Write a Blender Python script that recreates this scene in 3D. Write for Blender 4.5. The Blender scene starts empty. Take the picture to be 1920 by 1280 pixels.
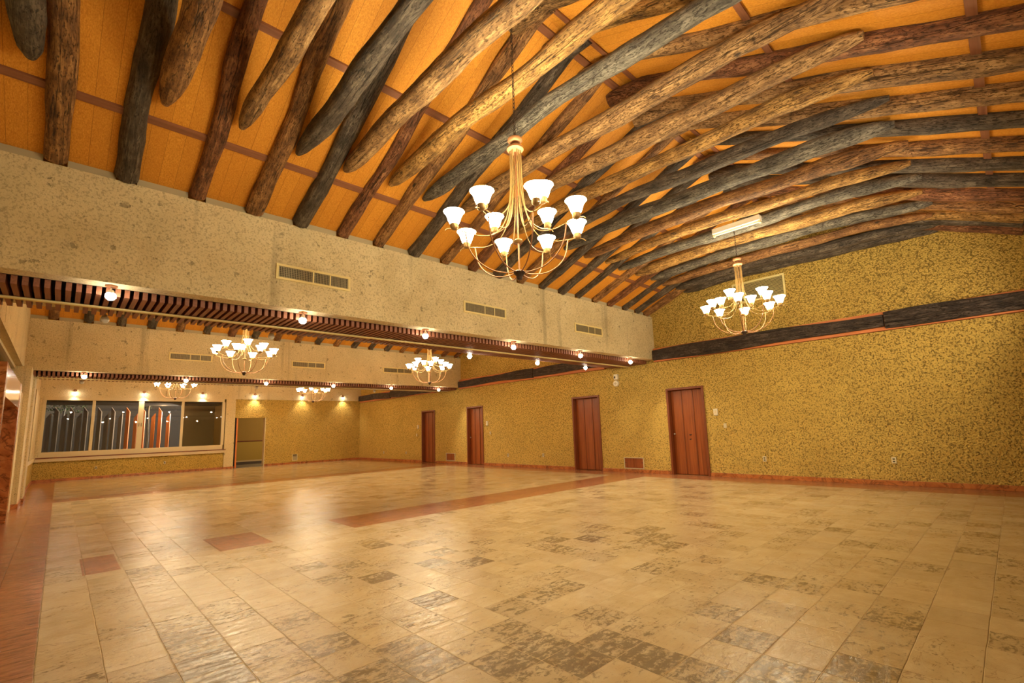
import bpy, math, random
from mathutils import Vector, Matrix
random.seed(7)
scene = bpy.context.scene
C = scene.collection
PI = math.pi

# ------------------------------------------------------------------ camera, world, exposure
W_PX, H_PX, F_PX = 1920.0, 1280.0, 888.03
YAW, PITCH, ROLL = 0.79659, 0.14313, -0.03505
def make_camera():
    cy, sy, cp, sp = math.cos(YAW), math.sin(YAW), math.cos(PITCH), math.sin(PITCH)
    fwd = Vector((cy*cp, sy*cp, sp)); right = Vector((sy, -cy, 0)); up = right.cross(fwd)
    cr, sr = math.cos(ROLL), math.sin(ROLL)
    r2 = right*cr + up*sr; u2 = up*cr - right*sr
    m = Matrix(((r2.x, u2.x, -fwd.x, 0), (r2.y, u2.y, -fwd.y, 0), (r2.z, u2.z, -fwd.z, 1.28), (0, 0, 0, 1)))
    cd = bpy.data.cameras.new('camera'); co = bpy.data.objects.new('camera', cd); C.objects.link(co)
    cd.sensor_width = 36.0; cd.lens = F_PX/W_PX*36.0
    cd.shift_x = -22.8/W_PX; cd.shift_y = 34.3/W_PX
    cd.clip_start = 0.05; cd.clip_end = 200
    co.matrix_world = m
    scene.camera = co
make_camera()
w = bpy.data.worlds.new('night_sky'); scene.world = w; w.use_nodes = True
w.node_tree.nodes['Background'].inputs[0].default_value = (0.010, 0.013, 0.022, 1)
w.node_tree.nodes['Background'].inputs[1].default_value = 1.0
scene.view_settings.view_transform = 'Standard'; scene.view_settings.look = 'None'
scene.view_settings.gamma = 1.0; scene.view_settings.use_curve_mapping = False
scene.view_settings.exposure = 1.80
scene.cycles.max_bounces = 7; scene.cycles.diffuse_bounces = 4; scene.cycles.glossy_bounces = 3
scene.cycles.caustics_reflective = False; scene.cycles.caustics_refractive = False
SHADE_E = 21.0          # glow of a chandelier shade
BULB_E = 22.0           # glow of a spotlight bulb
SPOT_W = 26.0           # power of a spotlight beam
LAMP_COL = (1.0, 0.85, 0.54)

# ------------------------------------------------------------------ room measures (metres)
XD = 11.13              # wall with the four doors
XL = -0.60              # wall on the left
YF = 23.74              # far wall with the window
ZB, ZT = 2.95, 4.10     # underside and top of the concrete beams
BEAMS = [(-2.08, -0.48), (6.47, 8.05), (15.04, 16.62)]
BAYS = [(-0.48, 6.47), (8.05, 15.04), (16.62, 23.74)]
ZLEDGE = 2.87
SLOPE = 0.42; ZC0 = 4.20
def ceil_z(y, bay=0):
    a, b = BAYS[bay]
    return ZC0 + SLOPE*min(y-a, b-y)

# ------------------------------------------------------------------ mesh helpers
class MB:
    def __init__(s): s.v = []; s.f = []
    def box(s, x0, x1, y0, y1, z0, z1):
        n = len(s.v)
        s.v += [(x0,y0,z0),(x1,y0,z0),(x1,y1,z0),(x0,y1,z0),(x0,y0,z1),(x1,y0,z1),(x1,y1,z1),(x0,y1,z1)]
        s.f += [tuple(n+i for i in q) for q in ((0,3,2,1),(4,5,6,7),(0,1,5,4),(1,2,6,5),(2,3,7,6),(3,0,4,7))]
        return s
    def quad(s, *p):
        n = len(s.v); s.v += [tuple(q) for q in p]; s.f.append(tuple(range(n, n+len(p)))); return s
    def prism(s, poly, axis, a, b):
        """poly: list of 2D points; extruded along axis ('x','y','z') from a to b"""
        n = len(s.v); k = len(poly)
        def P(p, t):
            return {'x': (t, p[0], p[1]), 'y': (p[0], t, p[1]), 'z': (p[0], p[1], t)}[axis]
        s.v += [P(p, a) for p in poly] + [P(p, b) for p in poly]
        s.f.append(tuple(range(n, n+k))); s.f.append(tuple(range(n+2*k-1, n+k-1, -1)))
        for i in range(k):
            j = (i+1) % k
            s.f.append((n+i, n+k+i, n+k+j, n+j))
        return s
    def tube(s, pts, rad, seg=8, cap=True, closed=False, wob=None):
        pts = [Vector(p) for p in pts]; k = len(pts)
        rads = rad if isinstance(rad, (list, tuple)) else [rad]*k
        n = len(s.v); ref = None
        for i, p in enumerate(pts):
            if closed: t = (pts[(i+1) % k]-pts[i-1])
            else: t = pts[min(i+1, k-1)]-pts[max(i-1, 0)]
            t.normalize()
            if ref is None:
                ref = Vector((0,0,1)) if abs(t.z) < .9 else Vector((1,0,0))
            u = t.cross(ref)
            if u.length < 1e-5: u = t.orthogonal()
            u.normalize(); vv = u.cross(t); ref = vv
            for j in range(seg):
                a = 2*PI*j/seg
                r = rads[i]*(wob(i, j) if wob else 1)
                s.v.append(tuple(p + u*math.cos(a)*r + vv*math.sin(a)*r))
        for i in range(k if closed else k-1):
            i2 = (i+1) % k
            for j in range(seg):
                j2 = (j+1) % seg
                s.f.append((n+i*seg+j, n+i*seg+j2, n+i2*seg+j2, n+i2*seg+j))
        if cap and not closed:
            s.f.append(tuple(n+j for j in range(seg-1, -1, -1)))
            s.f.append(tuple(n+(k-1)*seg+j for j in range(seg)))
        return s
    def lathe(s, prof, seg=20, c=(0,0,0)):
        n = len(s.v); k = len(prof)
        for r, z in prof:
            for j in range(seg):
                a = 2*PI*j/seg
                s.v.append((c[0]+r*math.cos(a), c[1]+r*math.sin(a), c[2]+z))
        for i in range(k-1):
            for j in range(seg):
                j2 = (j+1) % seg
                s.f.append((n+i*seg+j, n+i*seg+j2, n+(i+1)*seg+j2, n+(i+1)*seg+j))
        return s
    def ball(s, c, r, seg=14, rings=9):
        return s.lathe([(max(1e-4, r*math.sin(PI*i/rings)), -r*math.cos(PI*i/rings)) for i in range(rings+1)], seg, c)
    def build(s, name, mat, parent=None, smooth=0, bevel=0):
        me = bpy.data.meshes.new(name); me.from_pydata(s.v, [], s.f); me.update()
        if mat: me.materials.append(mat)
        o = bpy.data.objects.new(name, me); C.objects.link(o)
        if parent: o.parent = parent
        if smooth:
            me.polygons.foreach_set('use_smooth', [True]*len(me.polygons))
            me.set_sharp_from_angle(angle=math.radians(smooth))
        if bevel:
            b = o.modifiers.new('bevel', 'BEVEL'); b.width = bevel; b.segments = 2; b.limit_method = 'ANGLE'
        return o
def tag(o, label=None, cat=None, group=None, kind=None):
    if label: o['label'] = label
    if cat: o['category'] = cat
    if group: o['group'] = group
    if kind: o['kind'] = kind
    return o
def struct(o, label=None): return tag(o, label, None, None, 'structure')
def empty(name, loc=(0,0,0), rz=0):
    o = bpy.data.objects.new(name, None); C.objects.link(o); o.location = loc; o.rotation_euler = (0,0,rz)
    o.empty_display_size = .1
    return o
def copy_tree(o, parent=None):
    c = o.copy(); C.objects.link(c)
    if parent: c.parent = parent
    for ch in list(o.children): copy_tree(ch, c)
    return c
ORD = ('first second third fourth fifth sixth seventh eighth ninth tenth eleventh twelfth thirteenth fourteenth '
       'fifteenth sixteenth seventeenth eighteenth nineteenth twentieth').split()

# ------------------------------------------------------------------ materials
class N:
    def __init__(s, name, **kw):
        s.m = bpy.data.materials.new(name); s.m.use_nodes = True
        s.t = s.m.node_tree; s.b = s.t.nodes['Principled BSDF']
        for k, v in kw.items(): s.set(k, v)
    def set(s, k, v):
        i = s.b.inputs[k.replace('_', ' ')]
        if hasattr(v, 'links'): s.t.links.new(v, i)
        else: i.default_value = (*v, 1) if isinstance(v, tuple) and len(v) == 3 else v
    def n(s, kind, ins=(), **props):
        nd = s.t.nodes.new(kind)
        for k, v in props.items(): setattr(nd, k, v)
        for k, v in (ins.items() if isinstance(ins, dict) else enumerate(ins)):
            if v is None: continue
            if hasattr(v, 'links'): s.t.links.new(v, nd.inputs[k])
            else:
                i = nd.inputs[k]
                i.default_value = (*v, 1) if (isinstance(v, tuple) and len(v) == 3 and i.type == 'RGBA') else v
        return nd
    def pos(s, scale=(1,1,1), off=None):
        c = s.n('ShaderNodeTexCoord').outputs['Object']
        return s.n('ShaderNodeMapping', {'Vector': c, 'Scale': scale, 'Location': off or (0,0,0)}).outputs[0]
    def noise(s, vec, scale=5, detail=4, rough=.55, dist=0):
        return s.n('ShaderNodeTexNoise', {'Vector': vec, 'Scale': scale, 'Detail': detail, 'Roughness': rough, 'Distortion': dist}).outputs[0]
    def ramp(s, fac, *stops):
        r = s.n('ShaderNodeValToRGB', {0: fac}); e = r.color_ramp.elements
        while len(e) < len(stops): e.new(0.5)
        for el, (p, c) in zip(e, stops):
            el.position = p; el.color = (*c, 1) if not isinstance(c, (int, float)) else (c, c, c, 1)
        return r.outputs[0]
    def math(s, op, a, b=None, c=None, clamp=False):
        nd = s.n('ShaderNodeMath', {0: a, 1: b, 2: c}, operation=op); nd.use_clamp = clamp; return nd.outputs[0]
    def mix(s, fac, a, b, mode='MIX'):
        nd = s.n('ShaderNodeMix', data_type='RGBA', blend_type=mode)
        for k, v in ((0, fac), (6, a), (7, b)):
            if hasattr(v, 'links'): s.t.links.new(v, nd.inputs[k])
            else: nd.inputs[k].default_value = (*v, 1) if isinstance(v, tuple) and len(v) == 3 else v
        return nd.outputs[2]
    def bump(s, h, strength=.5, dist=.02, prev=None):
        nd = s.n('ShaderNodeBump', {'Height': h, 'Strength': strength, 'Distance': dist})
        if prev is not None: s.t.links.new(prev, nd.inputs['Normal'])
        return nd.outputs[0]

M = {}
def plain(key, col, rough=.5, metal=0., **kw):
    k = N(key, Base_Color=col, Roughness=rough, Metallic=metal, **kw); M[key] = k.m; return k.m

def mat_stucco(key, c1, c2, c3):
    k = N(key, Roughness=.85)
    p = k.pos()
    v = k.n('ShaderNodeTexVoronoi', {'Vector': k.n('ShaderNodeVectorMath', {0: p, 1: k.n('ShaderNodeVectorMath', {0: k.n('ShaderNodeTexNoise', {'Vector': p, 'Scale': 22., 'Detail': 2.}).outputs[1], 1: (.05,.05,.05)}, operation='MULTIPLY').outputs[0]}).outputs[0], 'Scale': 40.}, feature='SMOOTH_F1').outputs[0]
    n1 = k.noise(p, 40, 5, .65); n2 = k.noise(p, 1.1, 4, .6)
    h = k.math('ADD', k.math('MULTIPLY', v, -1.2), n1)
    pits = k.ramp(k.noise(p, 36, 4, .66), (.37, 0.), (.47, 1.))
    col = k.mix(k.ramp(n2, (.3, 0.), (.7, 1.)), c1, c2)
    col = k.mix(pits, c3, col)  # shade around the plaster lumps is put into the colour here
    k.set('Base Color', col); k.set('Normal', k.bump(k.math('ADD', h, k.math('MULTIPLY', pits, .8)), 1.0, .03))
    M[key] = k.m
mat_stucco('stucco', (.80,.55,.125), (.70,.47,.10), (.34,.21,.036))

def mat_concrete(key, c1, c2, big=1.):
    k = N(key, Roughness=.9)
    p = k.pos()
    n0 = k.noise(p, .9, 5, .65); n1 = k.noise(p, 14, 5, .65); n2 = k.noise(p, 60, 3, .6)
    pit = k.ramp(k.noise(p, 9*big, 4, .6), (.31, 0.), (.36, 1.))
    fine = k.ramp(k.noise(p, 46, 3, .65), (.36, 0.), (.50, 1.))
    col = k.mix(k.ramp(n0, (.35, 0.), (.65, 1.)), c1, c2)
    col = k.mix(k.math('MULTIPLY', k.math('SUBTRACT', 1., fine), .55), col, (.26,.195,.10))
    col = k.mix(k.math('MULTIPLY', k.math('SUBTRACT', 1., pit), .5), col, (.13,.105,.06))
    # vertical drip stains and formwork joints
    st = k.ramp(k.noise(k.pos((2.3, 2.3, .12)), 1.6, 3, .6), (.28, 1.), (.40, 0.))
    col = k.mix(k.math('MULTIPLY', st, .38), col, (.17,.135,.08))
    k.set('Base Color', col)
    h = k.math('ADD', k.math('MULTIPLY', n1, .6), k.math('ADD', k.math('MULTIPLY', n2, .5), k.math('MULTIPLY', pit, .7)))
    k.set('Normal', k.bump(h, .75, .02)); M[key] = k.m
mat_concrete('concrete', (.74,.63,.38), (.62,.52,.30))
mat_concrete('concrete_smooth', (.72,.59,.33), (.64,.52,.28), .6)

def mat_floor():
    k = N('stone_floor')
    c = k.n('ShaderNodeTexCoord').outputs['Object']
    T = .2885
    sx = k.n('ShaderNodeSeparateXYZ', {0: c}).outputs
    wob = k.n('ShaderNodeSeparateColor', {0: k.n('ShaderNodeTexNoise', {'Vector': c, 'Scale': 5., 'Detail': 2.}).outputs[1]}).outputs
    u = k.math('DIVIDE', k.math('ADD', k.math('ADD', sx[0], .006+3.0*T), k.math('MULTIPLY_ADD', wob[0], .010, -.005)), T)
    ix = k.math('FLOOR', u)
    # columns near the left edge are staggered, the rest run in line
    rnd = k.n('ShaderNodeTexWhiteNoise', {'W': ix}, noise_dimensions='1D').outputs[0]
    near = k.math('LESS_THAN', sx[0], 1.44)
    shift = k.math('MULTIPLY', rnd, near)
    v = k.math('ADD', k.math('DIVIDE', k.math('ADD', k.math('ADD', sx[1], .015+20*T), k.math('MULTIPLY_ADD', wob[1], .010, -.005)), T), shift)
    iy = k.math('FLOOR', v)
    fu = k.math('FRACT', u); fv = k.math('FRACT', v)
    def edge(f): return k.math('MINIMUM', f, k.math('SUBTRACT', 1., f))
    e = k.math('MINIMUM', edge(fu), edge(fv))
    joint = k.ramp(e, (.005, 0.), (.013, 1.))
    tid = k.n('ShaderNodeCombineXYZ', {0: ix, 1: iy}).outputs[0]
    wn = k.n('ShaderNodeTexWhiteNoise', {'Vector': tid}, noise_dimensions='3D')
    r1 = wn.outputs[0]; rc = k.n('ShaderNodeSeparateColor', {0: wn.outputs[1]}).outputs
    # each slab carries its own cut of the stone
    loc = k.n('ShaderNodeVectorMath', {0: c, 1: k.n('ShaderNodeVectorMath', {0: wn.outputs[1], 1: (31., 17., 9.)}, operation='MULTIPLY').outputs[0]}).outputs[0]
    st = k.n('ShaderNodeMapping', {'Vector': loc, 'Scale': (3.2, 9., 1.)}).outputs[0]
    vein = k.noise(st, 2.2, 6, .68, .9)
    blot = k.noise(loc, 24, 6, .75, .5)
    soft = k.noise(loc, 4.5, 4, .6)
    worn = k.math('MULTIPLY', k.ramp(k.math('MULTIPLY_ADD', k.noise(c, .45, 2), 1.2, k.math('MULTIPLY', k.n('ShaderNodeVectorMath', {0: c, 1: (1.6, 2.6, 0.)}, operation='DISTANCE').outputs[1], -.17)), (.0, 0.), (.40, 1.)), .075)
    thr = k.math('ADD', worn, k.math('MULTIPLY_ADD', k.math('POWER', rc[0], 1.9), .155, .375))
    dark = k.math('MULTIPLY', k.math('MULTIPLY', k.math('SUBTRACT', thr, k.math('MULTIPLY_ADD', vein, .45, k.math('MULTIPLY', blot, .55))), 10.), 1., clamp=True)
    dark = k.math('MINIMUM', k.math('MAXIMUM', dark, 0.), .72)
    base = k.mix(r1, (.53,.395,.195), (.42,.305,.14))
    base = k.mix(k.ramp(soft, (.35, 0.), (.7, .6)), base, (.64,.52,.31))
    base = k.mix(k.math('MULTIPLY', k.math('GREATER_THAN', rc[1], .82), .22), base, (.36,.265,.15))
    stone = k.mix(dark, base, (.115,.08,.038))
    # rust brown hair veins
    hv = k.math('ABSOLUTE', k.math('SUBTRACT', k.noise(k.n('ShaderNodeMapping', {'Vector': loc, 'Scale': (2.2, 3.4, 1.)}).outputs[0], 1.3, 5, .6, 1.2), .5))
    hair = k.math('MULTIPLY', k.ramp(hv, (.0, 1.), (.012, 0.)), k.math('GREATER_THAN', rc[2], .72))
    stone = k.mix(k.math('MULTIPLY', hair, .6), stone, (.17,.09,.035))
    # reddish marble strips
    def between(val, a, b): return k.math('MULTIPLY', k.math('GREATER_THAN', val, a), k.math('LESS_THAN', val, b))
    b1 = between(sx[1], 6.55, 7.50); b2 = between(sx[1], 15.10, 15.98)
    xs = k.math('MAXIMUM', k.math('MAXIMUM', between(sx[0], .26, .55), between(sx[0], 1.42, 1.99)), k.math('GREATER_THAN', sx[0], 3.02))
    red = k.math('MAXIMUM', k.math('MULTIPLY', b1, xs), b2)
    red = k.math('MAXIMUM', red, k.math('MAXIMUM', k.math('LESS_THAN', sx[0], -.006), k.math('GREATER_THAN', sx[0], 10.37)))
    rs = k.noise(st, 2.6, 5, .65, .6)
    redc = k.ramp(rs, (.28, (.20,.075,.030)), (.5, (.40,.165,.065)), (.72, (.52,.245,.105)))
    redc = k.mix(k.math('MULTIPLY', r1, .3), redc, (.24,.11,.06))
    col = k.mix(red, stone, redc)
    jc = k.mix(red, k.mix(rc[1], (.70,.54,.29), (.42,.30,.15)), (.18,.09,.05))
    col = k.mix(joint, jc, col)
    k.set('Base Color', col)
    k.set('Roughness', k.math('ADD', k.math('MULTIPLY_ADD', blot, .16, .03), k.math('MULTIPLY', rc[2], .07)))
    h = k.math('ADD', k.math('MULTIPLY', joint, .5), k.math('ADD', k.math('MULTIPLY', vein, .55), k.math('MULTIPLY', blot, .15)))
    tilt = k.math('MULTIPLY', k.math('ADD', k.math('MULTIPLY', fu, k.math('SUBTRACT', rc[0], .5)), k.math('MULTIPLY', fv, k.math('SUBTRACT', rc[2], .5))), .22)
    k.set('Normal', k.bump(k.math('ADD', h, tilt), .62, .012))
    k.set('Specular IOR Level', .42)
    M['floor'] = k.m
mat_floor()

def mat_wood(key, cols, axis, freq=60., planks=None, rough=.35, coat=0., seam=.015):
    """grain runs along axis; planks = (axis index across, width)"""
    k = N(key, Roughness=rough)
    if coat: k.set('Coat Weight', coat); k.set('Coat Roughness', .12)
    sc = [freq]*3; sc['xyz'.index(axis)] = freq*.035
    c = k.n('ShaderNodeTexCoord').outputs['Object']
    vec = c
    g2 = None
    if planks:
        s = k.n('ShaderNodeSeparateXYZ', {0: c}).outputs[planks[0]]
        u = k.math('DIVIDE', s, planks[1]); iu = k.math('FLOOR', u); fu = k.math('FRACT', u)
        wn = k.n('ShaderNodeTexWhiteNoise', {'W': iu}, noise_dimensions='1D')
        vec = k.n('ShaderNodeVectorMath', {0: c, 1: k.n('ShaderNodeVectorMath', {0: wn.outputs[1], 1: (7., 7., 7.)}, operation='MULTIPLY').outputs[0]}).outputs[0]
        g2 = k.ramp(k.math('MINIMUM', fu, k.math('SUBTRACT', 1., fu)), (seam*.5, 0.), (seam, 1.))
    mp = k.n('ShaderNodeMapping', {'Vector': vec, 'Scale': tuple(sc)}).outputs[0]
    g = k.noise(mp, 1., 5, .6, .4)
    col = k.ramp(g, (.25, cols[0]), (.5, cols[1]), (.75, cols[2]))
    if planks:
        col = k.mix(k.math('MULTIPLY', wn.outputs[0], .35), col, cols[0])
        col = k.mix(g2, tuple(x*.5 for x in cols[0]), col)
    k.set('Base Color', col)
    h = g if g2 is None else k.math('ADD', k.math('MULTIPLY', g, .25), g2)
    k.set('Normal', k.bump(h, .35, .006)); M[key] = k.m
mat_wood('ceiling_wood', ((.47,.17,.018), (.66,.285,.034), (.82,.42,.065)), 'y', 120, (0, .147), .62, 0., .010)
M['ceiling_wood'].node_tree.nodes['Principled BSDF'].inputs['Specular IOR Level'].default_value = .2
mat_wood('door_wood', ((.15,.034,.007), (.27,.066,.012), (.37,.105,.022)), 'z', 26, None, .36, .2)
mat_wood('door_frame', ((.12,.028,.008), (.19,.047,.012), (.25,.068,.018)), 'z', 40, None, .38)
mat_wood('slat_wood', ((.16,.055,.028), (.25,.092,.045), (.31,.125,.062)), 'y', 50, None, .55)
mat_wood('batten_wood', ((.17,.062,.028), (.23,.088,.040), (.27,.11,.055)), 'x', 40, None, .45)
mat_wood('orange_board', ((.44,.125,.030), (.58,.175,.042), (.66,.22,.06)), 'y', 40, None, .6)
mat_wood('transom_wood', ((.42,.16,.045), (.55,.24,.075), (.62,.30,.11)), 'z', 40, (1, .30), .16, .6)

def mat_log(key, c0, c1, c2, rough=.6):
    k = N(key, Roughness=rough)
    info = k.n('ShaderNodeObjectInfo').outputs['Random']
    off = k.n('ShaderNodeCombineXYZ', {0: k.math('MULTIPLY', info, 40.), 1: k.math('MULTIPLY', info, 23.), 2: k.math('MULTIPLY', info, 11.)}).outputs[0]
    c = k.n('ShaderNodeVectorMath', {0: k.n('ShaderNodeTexCoord').outputs['Object'], 1: off}).outputs[0]
    st = k.n('ShaderNodeMapping', {'Vector': c, 'Scale': (22., 1.5, 22.)}).outputs[0]
    g = k.noise(st, 1.5, 7, .72, .4)
    b = k.noise(k.n('ShaderNodeMapping', {'Vector': c, 'Scale': (1., .6, 1.)}).outputs[0], 8.5, 5, .65, .3)
    sp = k.noise(k.n('ShaderNodeMapping', {'Vector': c, 'Scale': (1., .32, 1.)}).outputs[0], 75, 4, .7)
    m = k.math('MULTIPLY_ADD', g, .55, k.math('MULTIPLY', b, .45))
    col = k.ramp(m, (.385, c0), (.50, c1), (.60, c2))
    crack = k.ramp(k.math('ABSOLUTE', k.math('SUBTRACT', k.noise(k.n('ShaderNodeMapping', {'Vector': c, 'Scale': (7., .30, 7.)}).outputs[0], 1.2, 4, .5, .3), .5)), (.0, 0.), (.008, 1.))
    col = k.mix(k.math('MULTIPLY', k.math('SUBTRACT', 1., crack), .8), col, tuple(x*.15 for x in c0))
    fleck = k.ramp(sp, (.36, 0.), (.46, 1.))
    col = k.mix(k.math('MULTIPLY', k.math('SUBTRACT', 1., fleck), .75), col, tuple(x*.4 for x in c0))
    knot = k.ramp(k.n('ShaderNodeTexVoronoi', {'Vector': k.n('ShaderNodeMapping', {'Vector': c, 'Scale': (1., .5, 1.)}).outputs[0], 'Scale': 3.5}).outputs[0], (.04, 0.), (.09, 1.))
    col = k.mix(knot, tuple(x*.35 for x in c0), col)
    k.set('Base Color', col)
    h = k.math('ADD', k.math('MULTIPLY', g, .8), k.math('ADD', crack, k.math('MULTIPLY', fleck, .45)))
    k.set('Normal', k.bump(h, 1.0, .022)); M[key] = k.m
mat_log('log_dark', (.032,.023,.017), (.09,.068,.048), (.20,.16,.115))
mat_log('log_grey', (.050,.042,.034), (.135,.118,.09), (.29,.26,.20))
mat_log('log_brown', (.105,.046,.015), (.28,.13,.042), (.52,.28,.095))
mat_log('log_red', (.08,.030,.012), (.21,.078,.030), (.42,.19,.075))
mat_log('log_tan', (.12,.058,.020), (.32,.175,.062), (.58,.36,.15))
mat_log('log_gold', (.14,.065,.016), (.38,.205,.052), (.66,.39,.12))
mat_log('timber_dark', (.016,.010,.008), (.042,.026,.018), (.11,.08,.06))
COLNAME = {'log_dark': 'charred dark', 'log_grey': 'silvery grey', 'log_brown': 'brown', 'log_red': 'dark reddish', 'log_tan': 'pale tan', 'log_gold': 'golden'}

def mat_marble(key, c0, c1, c2, rough=.22):
    k = N(key, Roughness=rough)
    p = k.pos((1,1,1))
    n = k.noise(p, 3.6, 6, .62, 1.6); v = k.math('ABSOLUTE', k.math('SUBTRACT', k.noise(p, 2.1, 5, .6, 2.2), .5))
    col = k.ramp(n, (.3, c0), (.5, c1), (.72, c2))
    col = k.mix(k.ramp(v, (.0, .7), (.03, 0.)), col, tuple(x*.25 for x in c0))
    k.set('Base Color', col); M[key] = k.m
mat_marble('marble', (.28,.085,.022), (.46,.165,.045), (.58,.26,.085))
mat_marble('marble_base', (.27,.075,.02), (.45,.15,.04), (.55,.22,.07), .3)

def emit(key, col, e):
    k = N(key, Base_Color=(.8,.8,.8), Roughness=.4); k.set('Emission Color', col); k.set('Emission Strength', e); M[key] = k.m
emit('shade_glow', LAMP_COL, SHADE_E)
emit('bulb_glow', (1.0, .88, .70), BULB_E)
emit('garden_lamp', (.85, .85, 1.0), 30.)
plain('brass', (.30,.18,.06), .5, .4)
plain('copper', (.34,.15,.06), .5, .4)
plain('dark_iron', (.06,.04,.03), .5, .6)
plain('steel', (.55,.53,.48), .3, .9)
plain('cream_metal', (.78,.66,.30), .45)
plain('cream_frame', (.62,.52,.30), .45)
plain('vent_dark', (.030,.024,.016), .9)
plain('vent_slat', (.42,.36,.22), .5, .3)
plain('white_plastic', (.70,.63,.46), .4)
plain('switch_cream', (.68,.58,.34), .4)
plain('socket_dark', (.10,.08,.04), .6)
plain('void_dark', (.012,.010,.008), .9)
plain('tube_white', (.75,.75,.68), .35)
plain('sill_stone', (.62,.49,.28), .4)
plain('upstand', (.44,.38,.24), .9)
plain('grey_floor', (.17,.16,.13), .5)
plain('carpet_dark', (.05,.035,.035), .9)
plain('corridor_paint', (.36,.22,.045), .8)
plain('corridor_dado', (.46,.31,.06), .8)
plain('fin_beige', (.24,.19,.14), .8)
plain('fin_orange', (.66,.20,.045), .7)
plain('eave_dark', (.05,.045,.04), .8)
plain('soil', (.035,.04,.02), .95)
plain('leaf', (.035,.075,.018), .6)
plain('tree_bark', (.40,.38,.36), .8)
plain('yard_wall', (.30,.22,.10), .9)
def mat_glass():
    m = bpy.data.materials.new('window_glass'); m.use_nodes = True; t = m.node_tree; t.nodes.clear()
    o = t.nodes.new('ShaderNodeOutputMaterial'); mx = t.nodes.new('ShaderNodeMixShader'); f = t.nodes.new('ShaderNodeFresnel')
    tr = t.nodes.new('ShaderNodeBsdfTransparent'); g = t.nodes.new('ShaderNodeBsdfGlossy'); g.inputs['Roughness'].default_value = .0
    f.inputs[0].default_value = 1.5
    t.links.new(f.outputs[0], mx.inputs[0]); t.links.new(tr.outputs[0], mx.inputs[1]); t.links.new(g.outputs[0], mx.inputs[2]); t.links.new(mx.outputs[0], o.inputs[0])
    M['glass'] = m
mat_glass()

# ------------------------------------------------------------------ room shell
struct(MB().box(XL-3.0, XD+.6, -2.4, YF+.0, -.15, 0).build('floor', M['floor']), 'cream travertine tile floor with reddish marble strips')

DOORS = [(5.20, 6.20), (8.33, 9.36), (13.64, 14.62), (16.79, 17.80)]
HATCH = [(6.985, 7.60, .10, .40), (15.40, 16.00, .11, .41)]
ZDOOR = 2.155
def wall_with_holes(ylo, yhi, zlo, zhi, holes):
    """cells of the wall face left over after cutting the holes; returns list of (y0,y1,z0,z1)"""
    ys = sorted({ylo, yhi, *[h[0] for h in holes], *[h[1] for h in holes]})
    zs = sorted({zlo, zhi, *[h[2] for h in holes], *[h[3] for h in holes]})
    out = []
    for a, b in zip(ys, ys[1:]):
        run = None
        for c, d in zip(zs, zs[1:]):
            cy, cz = (a+b)/2, (c+d)/2
            if any(h[0] < cy < h[1] and h[2] < cz < h[3] for h in holes):
                if run: out.append((a, b, *run)); run = None
            else: run = (run[0], d) if run else (c, d)
        if run: out.append((a, b, *run))
    return out
mb = MB()
for y0, y1, z0, z1 in wall_with_holes(-2.4, YF+.3, 0, ZLEDGE, [(a, b, -1, ZDOOR) for a, b in DOORS] + HATCH):
    mb.box(XD, XD+.30, y0, y1, z0, z1)
mb.box(XD+.30, XD+.34, -2.4, YF+.3, 0, ZLEDGE)
mb.box(XD+.05, XD+.34, -2.4, YF+.3, ZLEDGE, 5.73)
struct(mb.build('wall_right', M['stucco']), 'rough mustard stucco wall with four doors')
struct(MB().box(XL-.6, XD+.3, -2.4, -2.1, 0, 5).build('wall_back', M['stucco']))

# left wall: solid in the near bay, portal and glazing further on
mb = MB()
mb.box(XL-.5, XL-.15, -2.4, 8.95, 0, ZB)
mb.box(XL-.3, XL, 17.0, YF, 0, .72)
mb.box(XL-1.1, XL-1.0, 8.95, 12.5, 0, ZB)
struct(mb.build('wall_left', M['stucco']))
mb = MB()
mb.box(-.90, -.675, -.6, YF, ZB, 5.73)
mb.box(-.90, -.62, 16.6, YF, ZB, 4.2)
struct(mb.build('concrete_beam', M['concrete_smooth']), 'concrete edge beam along the left wall')
# pier between the portal and the far bay
mb = MB(); mb.box(-.9, -.535, 14.5, 15.6, 0, ZB); mb.box(-.9, -.50, 15.68, 16.62, 0, ZB); mb.box(-.9, -.56, 15.6, 15.68, 0, ZB)
struct(mb.build('concrete_pier', M['concrete_smooth']), 'concrete pier under the far beam on the left')
mb = MB(); mb.box(-.92, -.515, 14.48, 15.58, 0, .10); mb.box(-.92, -.48, 15.66, 16.64, 0, .11)
struct(mb.build('baseboard_pier', M['marble_base']))
mb = MB(); mb.box(-.9, XL, 16.62, 20.4, .78, .83); mb.box(-.9, XL+.03, 16.62, YF-.1, .72, .83)
struct(mb.build('trim_1', M['sill_stone']), 'pale stone sill on the left wall')
struct(MB().box(-.9, XL+.005, 20.4, YF, .83, ZB).build('wall_pier', M['concrete_smooth']))
wl = struct(MB().box(-.80, -.78, 16.6, 20.4, .83, ZB).build('window_2', M['glass']), 'tall side window on the left wall')
mb = MB(); mb.box(-.83, -.74, 16.62, 16.70, .83, ZB); mb.box(-.83, -.66, 19.9, 20.0, .83, ZB); mb.build('window_frame', M['cream_frame'], wl)
# high dark glazing above the portal
wc = struct(MB().box(-.84, -.82, 8.95, 14.5, 2.40, ZB-.04).build('window_3', M['glass']), 'dark clerestory glass above the marble portal')
mb = MB(); mb.box(-.86, -.78, 8.95, 14.5, ZB-.06, ZB+.01); mb.build('window_frame', M['cream_frame'], wc)

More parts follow.
